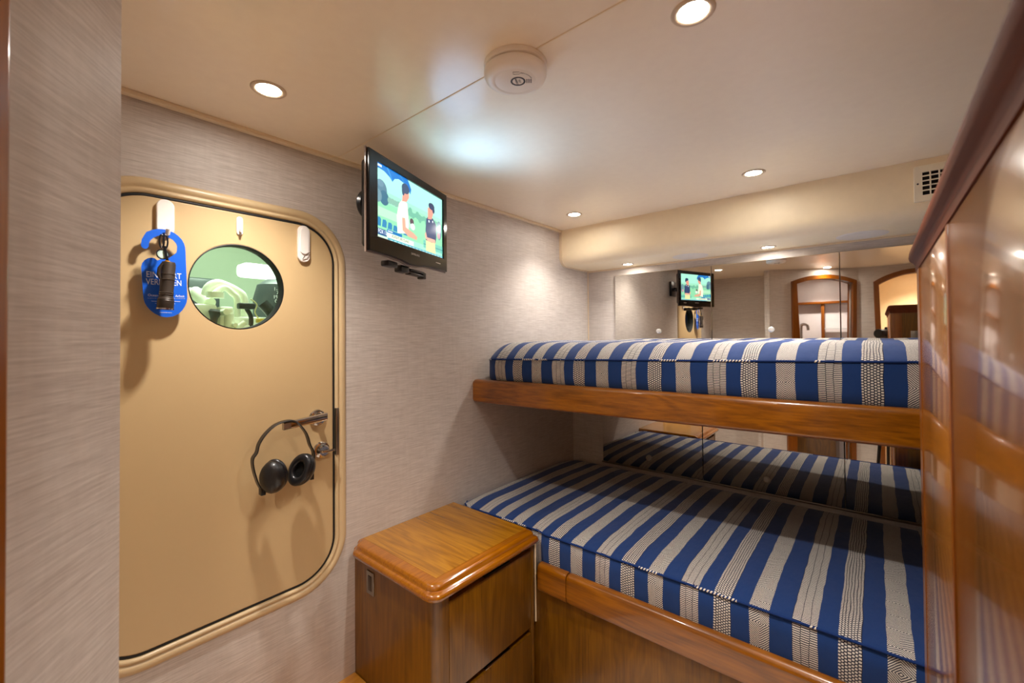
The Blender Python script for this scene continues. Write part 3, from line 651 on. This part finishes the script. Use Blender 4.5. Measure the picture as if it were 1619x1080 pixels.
# ------------------------------------------------------------------ bunks
def mattress(name, label, cat, x0, x1, yf, yb, zb, zc, zt, u0, ucyc, loc, rise=.07, grp='blue striped mattresses'):
    t = thing(name, label, cat, loc, grp)
    nx = 110; bm = bmesh.new(); rows = []; cords = []; uvv = []
    r = .075; BR_ = .17
    for i in range(nx+1):
        # finer columns at the rounded ends
        s_ = i/nx; x = x0 + (x1-x0)*s_
        if i < 14: x = x0 + r*1.15*(i/14)**1.6
        elif i > nx-14: x = x1 - r*1.15*((nx-i)/14)**1.6
        else: x = x0 + r*1.15 + (x1-x0-2*r*1.15)*(i-14)/(nx-28)
        d = min(x-x0, x1-x); k = math.sqrt(max(0, 1-(1-min(1, d/r))**2)) if d < r else 1
        F = yf(x) + r*.75*(1-k); Bk = yb - r*.5*(1-k); zcc = zc(x) - .006*(1-k); ztt = zt - .035*(1-k)
        puff = .0025*math.sin(x*23+1)+.0015*math.sin(x*51)
        P = [(F+.012, zb), (F+.001, zb+.012), (F-.003+puff*.6, zb+(zcc-zb)*.35), (F-.004+puff, zb+(zcc-zb)*.7), (F, zcc-.002)]
        n_ = 9
        for j in range(1, n_+1):
            q = j/n_; yy = F + .16*q**1.5; rr_ = min(1, (yy-F)/.16)
            P.append((yy, zcc + (ztt-zcc)*(1-(1-rr_)**2.6)))
        m_ = 10
        for j in range(1, m_+1):
            q = j/m_; yy = F+.16 + (Bk-BR_-F-.16)*q
            P.append((yy, ztt + .004*math.sin(PI*q) + .0018*math.sin(x*17+yy*9)))
        for j in range(1, 8):
            a = PI/2*j/7; P.append((Bk-BR_ + BR_*math.sin(a), ztt - .055*(1-math.cos(a))))
        P.append((Bk, zb))
        rows.append([bm.verts.new((x, y, z)) for y, z in P]); cords.append((x, F-.0015, zcc))
        L = [0]
        for a, b_ in zip(P, P[1:]): L.append(L[-1] + math.hypot(b_[0]-a[0], b_[1]-a[1]))
        uvv.append(L)
    ul = bm.loops.layers.uv.new('UVMap')
    for i in range(nx):
        for j in range(len(rows[0])-1):
            f = bm.faces.new((rows[i][j], rows[i+1][j], rows[i+1][j+1], rows[i][j+1]))
            for lp, (a, b_) in zip(f.loops, ((i, j), (i+1, j), (i+1, j+1), (i, j+1))): lp[ul].uv = ((rows[a][b_].co.x-u0)/ucyc, uvv[a][b_])
    for rw in (rows[0][::-1], rows[-1]):
        f = bm.faces.new(rw)
        for lp in f.loops: lp[ul].uv = ((lp.vert.co.y)/ucyc, lp.vert.co.z)
    bmesh.ops.recalc_face_normals(bm, faces=bm.faces[:])
    me = bpy.data.meshes.new(name); bm.to_mesh(me); bm.free(); link('mattress_cover', me, FAB, t, 60)
    # piping along the front edge
    bm = bmesh.new(); ul = bm.loops.layers.uv.new('UVMap'); n_ = 10; R_ = .0034; rg = []
    for p in cords: rg.append([bm.verts.new((p[0], p[1]+R_*math.cos(2*PI*k/n_), p[2]+R_*math.sin(2*PI*k/n_))) for k in range(n_)])
    for i in range(len(rg)-1):
        for k in range(n_):
            f = bm.faces.new((rg[i][k], rg[i+1][k], rg[i+1][(k+1) % n_], rg[i][(k+1) % n_]))
            for lp, (a, b_) in zip(f.loops, ((i, k), (i+1, k), (i+1, k+1), (i, k+1))): lp[ul].uv = (cords[a][0]+3, b_/n_)
    bmesh.ops.recalc_face_normals(bm, faces=bm.faces[:])
    me = bpy.data.meshes.new('piping'); bm.to_mesh(me); bm.free(); link('piping', me, PIP, t, 80)
    return t
YR = lambda x: 1.345 + .0763*(x-XW)
mattress('mattress', 'blue and white striped mattress on the upper bunk', 'mattress', -1.335, .60, lambda x: YR(x)+.030, 2.335, -.196, lambda x: -.0985+.0190*(x+1.287), -.026, -.128, .2845, (-.38, 1.85, -.196))
mattress('mattress', 'blue and white striped mattress on the lower bunk', 'mattress', -1.368, .60, lambda x: 1.250+.012*(x+.9)+.012*min(1, max(0, (-.915-x)/.03)), 2.165, -.86, lambda x: -.703+.004*x, -.690, -.170, .271, (-.38, 1.70, -.86))
# upper bunk
ub = thing('bunk_bed', 'upper wooden bunk with a rounded teak front rail', 'bed', (-.38, 1.85, -.289), 'wooden bunks')
def rail(parent, x0, x1, yf, z0, z1, th, rnd, endround=.012, name='front_rail'):
    sec = []
    rt, rbm = rnd
    for cy, cz, r_, a0 in ((th-rt, z1-rt, rt, 90), (rt, z1-rt, rt, 180), (rbm, z0+rbm, rbm, 270), (th-rbm, z0+rbm, rbm, 0)):
        pass
    def corner(cy, cz, r_, a0): return [(cy + r_*math.cos(math.radians(a0-90*k/6)), cz + r_*math.sin(math.radians(a0-90*k/6))) for k in range(7)]
    sec = corner(rbm, z0+rbm, rbm, 270) + corner(rt, z1-rt, rt, 180) + corner(th-rt*.4, z1-rt*.4, rt*.4, 90) + corner(th-.003, z0+.003, .003, 0)
    cz = (z0+z1)/2; b = MB(); rings = []
    for x, k in ((x0, .90), (x0+endround*.3, .96), (x0+endround, 1), (x1, 1)):
        rings.append([(x, yf(x) + th/2 + (y-th/2)*k, cz + (z-cz)*k) for y, z in sec])
    b.grid(rings, close_v=True, cap0=True, cap1=True); return b.build(name, WX, parent, 40)
rail(ub, XW+.0005, .62, YR, -.289, -.188, .030, (.016, .012))
b = MB(); b.ext([(XW+.001, YR(XW)+.031, -.262), (.618, YR(.62)+.031, -.262), (.618, 2.352, -.262), (XW+.001, 2.352, -.262)], (0, 0, .062)); b.build('bunk_base', WV, ub)
# lower bunk
lb = thing('bunk_bed', 'lower wooden bunk with teak rail and panelled front', 'bed', (-.38, 1.70, ZF), 'wooden bunks')
YB = lambda x: 1.218+.012*(x+.9)
rail(lb, -.806, .62, YB, -.898, -.800, .030, (.018, .014))
rail(lb, -.925, -.808, YB, -.898, -.800, .030, (.018, .014), .004)
MB().box((-.965, 1.240, ZF+.001), (.618, 1.258, -.87), .001).build('front_panel', WV, lb)
MB().box((XW+.001, 1.258, -.93), (.618, 2.165, -.866)).build('bunk_base', WV, lb)

# ------------------------------------------------------------------ nightstand
ns = thing('nightstand', 'varnished teak drawer cabinet standing between hatch door and lower bunk', 'cabinet', (-1.15, 1.0, ZF))
def topring(xf, y0, y1, z, r):
    o = [(XW+.001, y1), ]
    pts = [(XW+.001, y1, z)]
    for k in range(9):
        t = math.radians(90-90*k/8); pts.append((xf-r*.5+r*.5*math.cos(t), y1-r*.5+r*.5*math.sin(t), z))
    for k in range(9):
        t = math.radians(0-90*k/8); pts.append((xf-r+r*math.cos(t), y0+r+r*math.sin(t), z))
    for k in range(9):
        t = math.radians(270-90*k/8); pts.append((XW+.03+r*.5*math.cos(t)-.0, y0+r*.5+r*.5*math.sin(t), z)) if k < 8 else None
    pts.append((XW+.001, y0+r*.5, z)); return pts
b = MB(); rings = []
X1, Y0_, Y1_ = -.930, .757, 1.245
for ins, z in ((.012, -.7345), (.003, -.7345), (.0, -.729), (-.001, -.724), (.001, -.718), (.005, -.7145), (.011, -.7135), (.013, -.712), (.0135, -.706), (.016, -.700), (.021, -.6965), (.028, -.6955), (.034, -.6955)):
    rings.append(topring(X1-ins, Y0_+ins, Y1_-ins*.8, z, .035))
b.grid(rings, close_v=True, cap0=True, cap1=True); b.build('top_moulding', WEy, ns, 50)
b = MB(); b.box((XW+.002, Y0_+.052, -.6975), (X1-.050, Y1_-.018, -.6950)); b.build('top_panel', WT, ns)
# carcass
XF, YS, YN = -.950, .778, 1.232
b = MB(); pts = [(XW+.001, YS)]
for k in range(9):
    t = math.radians(270+90*k/8); pts.append((XF-.030+.030*math.cos(t), YS+.030+.030*math.sin(t)))
pts += [(XF, YS+.052), (XF-.02, YS+.052), (XF-.02, YS+.04), (XW+.001, YS+.04)]
b.ext([(x, y, ZF+.001) for x, y in pts], (0, 0, -.7345-ZF-.001)); b.build('side_panel', WV, ns, 50)
MB().box((XW+.001, YN-.016, ZF+.001), (XF, YN, -.735), .001).build('side_panel', WV, ns)
MB().box((XW+.001, YS+.04, ZF+.001), (XF-.03, YN-.016, -.735)).build('carcass', base('carcass_dark', '#2c1606', .6), ns)
DY_0, DY_1 = YS+.054, YN-.018
for i, (z0, z1) in enumerate(((-1.032, -.762), (-1.335, -1.052))):
    d = MB().box((XF-.022, DY_0, z0), (XF, DY_1, z1), .0025).build('drawer', WV, ns)
    b = MB(); b.box((XF-.018, .985, z1-.001), (XF-.004, 1.105, z1+.004), .001); b.build('drawer_pull', CHR if i else BLK, d)
swp = frame((-1.272, YS, -.800), (1, 0, 0), (0, 0, 1), (0, -1, 0))
sw = MB(); sw.box((-.021, -.037, 0), (.021, .037, .004), .0015, mat=swp); so = sw.build('latch_plate', STL, ns)
MB().box((-.010, -.024, .003), (.010, .024, .0055), .001, mat=swp).build('latch_insert', base('latch_dark', '#4a3c30', .3, .6), so)
st = tag(MB().box((XW+.001, .22, ZF+.001), (-.98, .777, -1.134), .004).build('boarding_step', FLO), 'low teak step below the hatch door, against the nightstand', 'step')

# ------------------------------------------------------------------ wardrobe on the right
wr = thing('wardrobe', 'tall glossy teak wardrobe filling the right edge of the view', 'wardrobe', (.34, .50, ZF))
XR, YEND, WY0, ZW, YG = .0624, 1.190, .20, .123, .683
MB().box((XR+.006, WY0, ZF+.001), (.618, YEND-.004, ZW+.001)).build('carcass', WV, wr)
b = MB(); pts = []
for k in range(9):
    t = math.radians(90+90*k/8); pts.append((XR+.022+.022*math.cos(t), YEND-.022+.022*math.sin(t)))
pts += [(XR, YEND-.075), (XR+.02, YEND-.075), (XR+.03, YEND-.02), (XR+.055, YEND-.012), (XR+.055, YEND)]
b.ext([(x, y, ZF+.001) for x, y in pts], (0, 0, ZW-ZF)); b.build('corner_post', WVp, wr, 50)
MB().box((XR+.001, YG+.012, ZF+.01), (XR+.02, YEND-.077, ZW), .0008).build('side_panel', WVw, wr)
MB().box((XR-.0012, YG, ZF+.01), (XR+.02, YG+.012, ZW), .002).build('panel_batten', WVp, wr)
MB().box((XR+.001, WY0+.004, ZF+.01), (XR+.02, YG-.001, ZW), .001).build('wardrobe_door', WVw, wr)
pr = [(XR+.006, ZW), (XR-.0005, ZW+.001), (XR-.001, ZW+.013), (XR-.004, ZW+.018), (XR-.009, ZW+.022), (XR-.011, ZW+.029), (XR-.010, ZW+.038), (XR-.006, ZW+.045), (XR+.002, ZW+.048), (.618, ZW+.048), (.618, ZW)]
b = MB(); rings = []
for y, k in ((WY0, 0), (YEND-.0, 0), (YEND+.006, .006), (YEND+.010, .016)): rings.append([(x + (k if x < .3 else 0), y, z) for x, z in pr])
b.grid(rings, close_v=True, cap0=True, cap1=True); b.build('top_moulding', WD, wr, 50)
MB().box((.155, YEND-.003, -.085), (.205, YEND+.003, .015), .0015).build('switch_plate', STL, wr)

# bathroom fittings seen through the arch, in the mirror
cab = thing('bathroom_shelf', 'wooden framed bathroom shelf unit reflected in the mirror', 'shelf', (-.45, -1.05, ZF))
MB().box((-.955, -1.078, .325), (-.095, -1.0, .350), .003).build('shelf_rail', WVp, cab)
MB().box((-.455, -1.078, -.198), (-.425, -1.02, .325), .003).build('shelf_post', WVp, cab)
MB().box((-.425, -1.06, .055), (-.12, -1.0, .062), .001).build('glass_shelf', base('frosted', '#dfe6e6', .2), cab)
vn = tag(MB().box((-.955, -1.078, ZF+.001), (-.30, -.62, -.20), .004).build('vanity_cabinet', WV), 'teak vanity cabinet in the bathroom behind the arch', 'cabinet')
fa = thing('tap', 'chrome tap on the vanity seen in the mirror', 'tap', (-.60, -.70, -.20))
MB().tube(smooth_path([(-.60, -.70, -.20), (-.60, -.70, .06), (-.585, -.685, .10), (-.545, -.66, .09), (-.535, -.655, .04)]), .014, 14).build('spout', CHR, fa)
# the photographer's camera, reflected above the upper mattress
ph = thing('photo_camera', 'black photo camera with a wide lens, reflected above the mattress', 'camera', (.05, -.06, -.06))
fw = Vector((_M[0][1], _M[1][1], _M[2][1])); rt = Vector((_M[0][0], _M[1][0], _M[2][0])); upv = Vector((_M[0][2], _M[1][2], _M[2][2]))
Mp = frame(-fw*.012, rt, upv, -fw)
b = MB(); b.lathe([(.030, .0), (.036, .0), (.038, .004), (.038, .05), (.035, .055), (.035, .085), (0, .085)], Mp, 36); b.lathe([(0, .02), (.031, .006)], Mp, 36); b.build('lens', BLK, ph)
b = MB(); b.box((-.066, -.048, .085), (.066, .040, .125), .008, mat=Mp); b.box((-.02, .038, .085), (.02, .056, .120), .006, mat=Mp); b.build('camera_body', BLK, ph)
b = MB()
for t in (0, 2.1, 4.2): b.tube([-fw*.10+Vector((0, 0, -.05)), -fw*.10+Vector((.12*math.cos(t+.4), .10*math.sin(t+.4), ZF+.001))], .011, 10)
b.build('tripod', BLK, ph)

# ------------------------------------------------------------------ lift everything so that the cabin floor is at z = 0
for o in S.objects:
    if o.parent is None and o != cam: o.location.z += EYE
